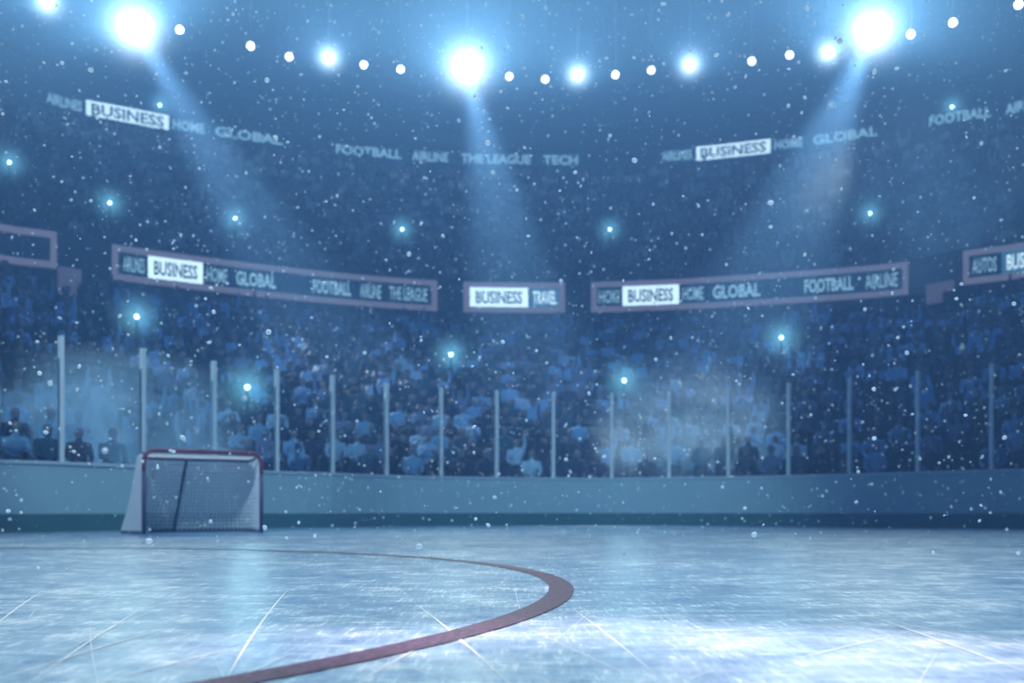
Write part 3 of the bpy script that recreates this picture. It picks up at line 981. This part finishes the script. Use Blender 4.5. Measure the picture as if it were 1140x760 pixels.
JD = {k: surf('dim_jacket_' + k.replace(' ', '_'), [q * .4 for q in c], .8, .2, 8) for k, c in JK.items()}  # darker jacket copies: the upper terrace's gloom put into the colour
SD = surf('dim_skin', (.09, .09, .12), .7, .1, 10)  # same gloom put into the skin colour
def crowd_mesh(places, name, label, seed, bright=True):
    rr = np.random.default_rng(seed)
    lows = []
    for ps in POSES:
        me = person_mesh(ps, 0)
        v = np.array([q.co[:] for q in me.vertices])
        f = [tuple(q.vertices) for q in me.polygons]
        # keep what a row in front leaves in sight: trunk, arms and head
        mi = [q.material_index for q in me.polygons]
        keep = [i for i, q in enumerate(me.polygons) if q.center.z > -.05]
        lows.append((v, [f[i] for i in keep], [mi[i] for i in keep]))
        bpy.data.meshes.remove(me)
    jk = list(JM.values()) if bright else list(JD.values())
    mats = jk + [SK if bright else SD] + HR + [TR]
    V, Fc, Mi = [], [], []
    b = 0
    for (a, p) in places:
        v, f, mi = lows[rr.choice(5, p=[.4, .25, .2, .08, .07])]
        an = a - math.pi / 2 + rr.uniform(-.2, .2)
        s = rr.uniform(.93, 1.07)
        ca, sa = math.cos(an) * s, math.sin(an) * s
        w = np.empty_like(v)
        w[:, 0] = v[:, 0] * ca - v[:, 1] * sa + p.x
        w[:, 1] = v[:, 0] * sa + v[:, 1] * ca + p.y
        w[:, 2] = v[:, 2] * s + p.z
        V.append(w)
        Fc += [tuple(b + i for i in q) for q in f]
        b += len(v)
        jc = int(rr.choice(len(jk), p=np.array([5, 3, 4, 3, 3, 1, 2, 2]) / 23.0)); hc = len(jk) + 1 + int(rr.integers(3))
        tab = {0: jc, 1: len(jk), 2: hc, 3: len(jk) + 4}
        Mi += [tab[k] for k in mi]
    me = bpy.data.meshes.new(name)
    me.from_pydata(np.concatenate(V).tolist(), [], Fc)
    for m in mats: me.materials.append(m)
    me.polygons.foreach_set('material_index', Mi)
    me.update()
    o = link(bpy.data.objects.new(name, me))
    tag(o, label, 'crowd', kind='stuff')
crowd_mesh([(t[2], t[3]) for t in mass], 'crowd', 'blurred blue-lit crowd filling the rest of the lower terrace', 5)
up = []
for j, a, r, z, q in seats(upper_row, NU, 9, pitch=.62):
    p = Vector((C0[0] + r * math.cos(a), C0[1] + r * math.sin(a), z))
    x, y = proj((p.x, p.y, p.z + .7))
    if q < .8 and j < NU - 1 and -40 < x < 1180: up.append((a, p))
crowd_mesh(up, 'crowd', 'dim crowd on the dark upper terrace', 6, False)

# ------------------------------------------------------------------ snow in the air
mb = MB()
ico_v = [(1, 0, 0), (-1, 0, 0), (0, 1, 0), (0, -1, 0), (0, 0, 1), (0, 0, -1)]
ico_f = [(0, 2, 4), (2, 1, 4), (1, 3, 4), (3, 0, 4), (2, 0, 5), (1, 2, 5), (3, 1, 5), (0, 3, 5)]
fr = random.Random(5)
bm = bmesh.new(); bmesh.ops.create_icosphere(bm, subdivisions=2, radius=1.0)
rnd_v = [tuple(v.co) for v in bm.verts]; rnd_f = [tuple(v.index for v in f.verts) for f in bm.faces]; bm.free()
nf = 0
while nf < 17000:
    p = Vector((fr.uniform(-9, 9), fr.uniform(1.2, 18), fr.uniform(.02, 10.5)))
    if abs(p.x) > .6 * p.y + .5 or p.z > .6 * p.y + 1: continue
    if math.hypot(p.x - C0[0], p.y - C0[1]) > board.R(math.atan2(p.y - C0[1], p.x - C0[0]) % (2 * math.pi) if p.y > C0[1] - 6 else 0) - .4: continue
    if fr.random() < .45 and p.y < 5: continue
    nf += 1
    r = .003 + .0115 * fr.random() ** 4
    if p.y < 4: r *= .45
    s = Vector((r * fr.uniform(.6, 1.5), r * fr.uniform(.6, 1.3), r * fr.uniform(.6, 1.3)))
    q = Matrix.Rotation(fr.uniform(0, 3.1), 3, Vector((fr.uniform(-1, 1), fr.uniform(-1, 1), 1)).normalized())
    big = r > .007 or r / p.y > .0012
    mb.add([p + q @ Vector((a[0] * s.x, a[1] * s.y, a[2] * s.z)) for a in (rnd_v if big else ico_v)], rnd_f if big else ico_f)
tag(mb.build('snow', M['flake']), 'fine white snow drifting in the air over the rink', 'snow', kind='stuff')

# ------------------------------------------------------------------ smoke
def smoke(loc, rad, dens, seed, label, emit=.55):
    m = smoke_material('smoke', dens, (.75, .88, 1), seed, emit)
    mb = MB()
    n1, n2 = 10, 16
    prof = [(math.sin(math.pi * i / n1) + 1e-4, -math.cos(math.pi * i / n1)) for i in range(n1 + 1)]
    mb.lathe(prof, n2)
    o = mb.build('smoke', m)
    o.location = loc; o.scale = rad
    tag(o, label, 'smoke', kind='stuff')
SMOKE = True
if SMOKE:
    smoke((-7.9, 18.7, 1.7), (3.2, 1.3, 2.0), 2.0, 1.3, 'pale smoke bank behind the left glass posts')
    smoke((4.6, 25.2, 2.3), (2.8, 1.2, 2.2), 1.3, 4.1, 'pale smoke bank behind the glass right of the middle')

    smoke((16.5, 37.0, 11.0), (6.5, 2.5, 5.0), .16, 7.7, 'faint smoke hanging before the upper terrace at the right end', .8)

# ------------------------------------------------------------------ light and haze
add_light('AREA', (0, 4, 22), 1080, (.82, .93, .97), target=(0, 4, 0), shape='RECTANGLE', size=20, size_y=14, spread=math.radians(62))  # unseen overhead light added to brighten the ice
add_light('SPOT', (-4, -6, 19), 23000, (.60, .88, 1), target=(-2.2, 23.5, 1.2), spot_size=math.radians(34), spot_blend=.6, shadow_soft_size=.6)  # unseen front fill behind the camera, added for the boards
add_light('AREA', (0, 17, 23), 420, (.14, .40, 1), target=(0, 31, 3), shape='RECTANGLE', size=36, size_y=5, spread=math.radians(60))  # unseen blue light added for the lower crowd
# unseen spots added to throw pools of light on the near ice
for px, y, e, cone in [(690, 672, 75, 24), (980, 676, 60, 24), (770, 706, 260, 2.4), (960, 732, 380, 4.2), (640, 700, 260, 2.6), (500, 711, 200, 2.4), (340, 716, 230, 2.8)]:
    t = on_ice(px, y)
    src = Vector((t.x * 1.5, t.y + 7.5, 17))
    add_light('SPOT', src, e * (85 if cone < 8 else 20), (1, .66, .66) if cone < 8 else (.8, .93, 1), target=t, spot_size=math.radians(cone), spot_blend=1.0, shadow_soft_size=.1)

w = bpy.data.worlds.new('arena_haze')
scene.world = w
w.use_nodes = True
nt = w.node_tree; nt.nodes.clear()
wo = nt.nodes.new('ShaderNodeOutputWorld')
bg = nt.nodes.new('ShaderNodeBackground'); bg.inputs[0].default_value = (.02, .05, .1, 1); bg.inputs[1].default_value = 1
nt.links.new(bg.outputs[0], wo.inputs['Surface'])
vs = nt.nodes.new('ShaderNodeVolumeScatter')
vs.inputs['Color'].default_value = (.21, .49, 1, 1)
vs.inputs['Density'].default_value = .0135
vs.inputs['Anisotropy'].default_value = .25
va = nt.nodes.new('ShaderNodeVolumeAbsorption')
va.inputs['Color'].default_value = (.17, .46, 1, 1)
va.inputs['Density'].default_value = .0135
ad = nt.nodes.new('ShaderNodeAddShader')
nt.links.new(vs.outputs[0], ad.inputs[0]); nt.links.new(va.outputs[0], ad.inputs[1])
em = nt.nodes.new('ShaderNodeEmission')            # even blue emission standing in for light bounced inside the haze
em.inputs[0].default_value = (.02, .14, 1, 1)
em.inputs[1].default_value = .0010
ad2 = nt.nodes.new('ShaderNodeAddShader')
nt.links.new(ad.outputs[0], ad2.inputs[0]); nt.links.new(em.outputs[0], ad2.inputs[1])
nt.links.new(ad2.outputs[0], wo.inputs['Volume'])
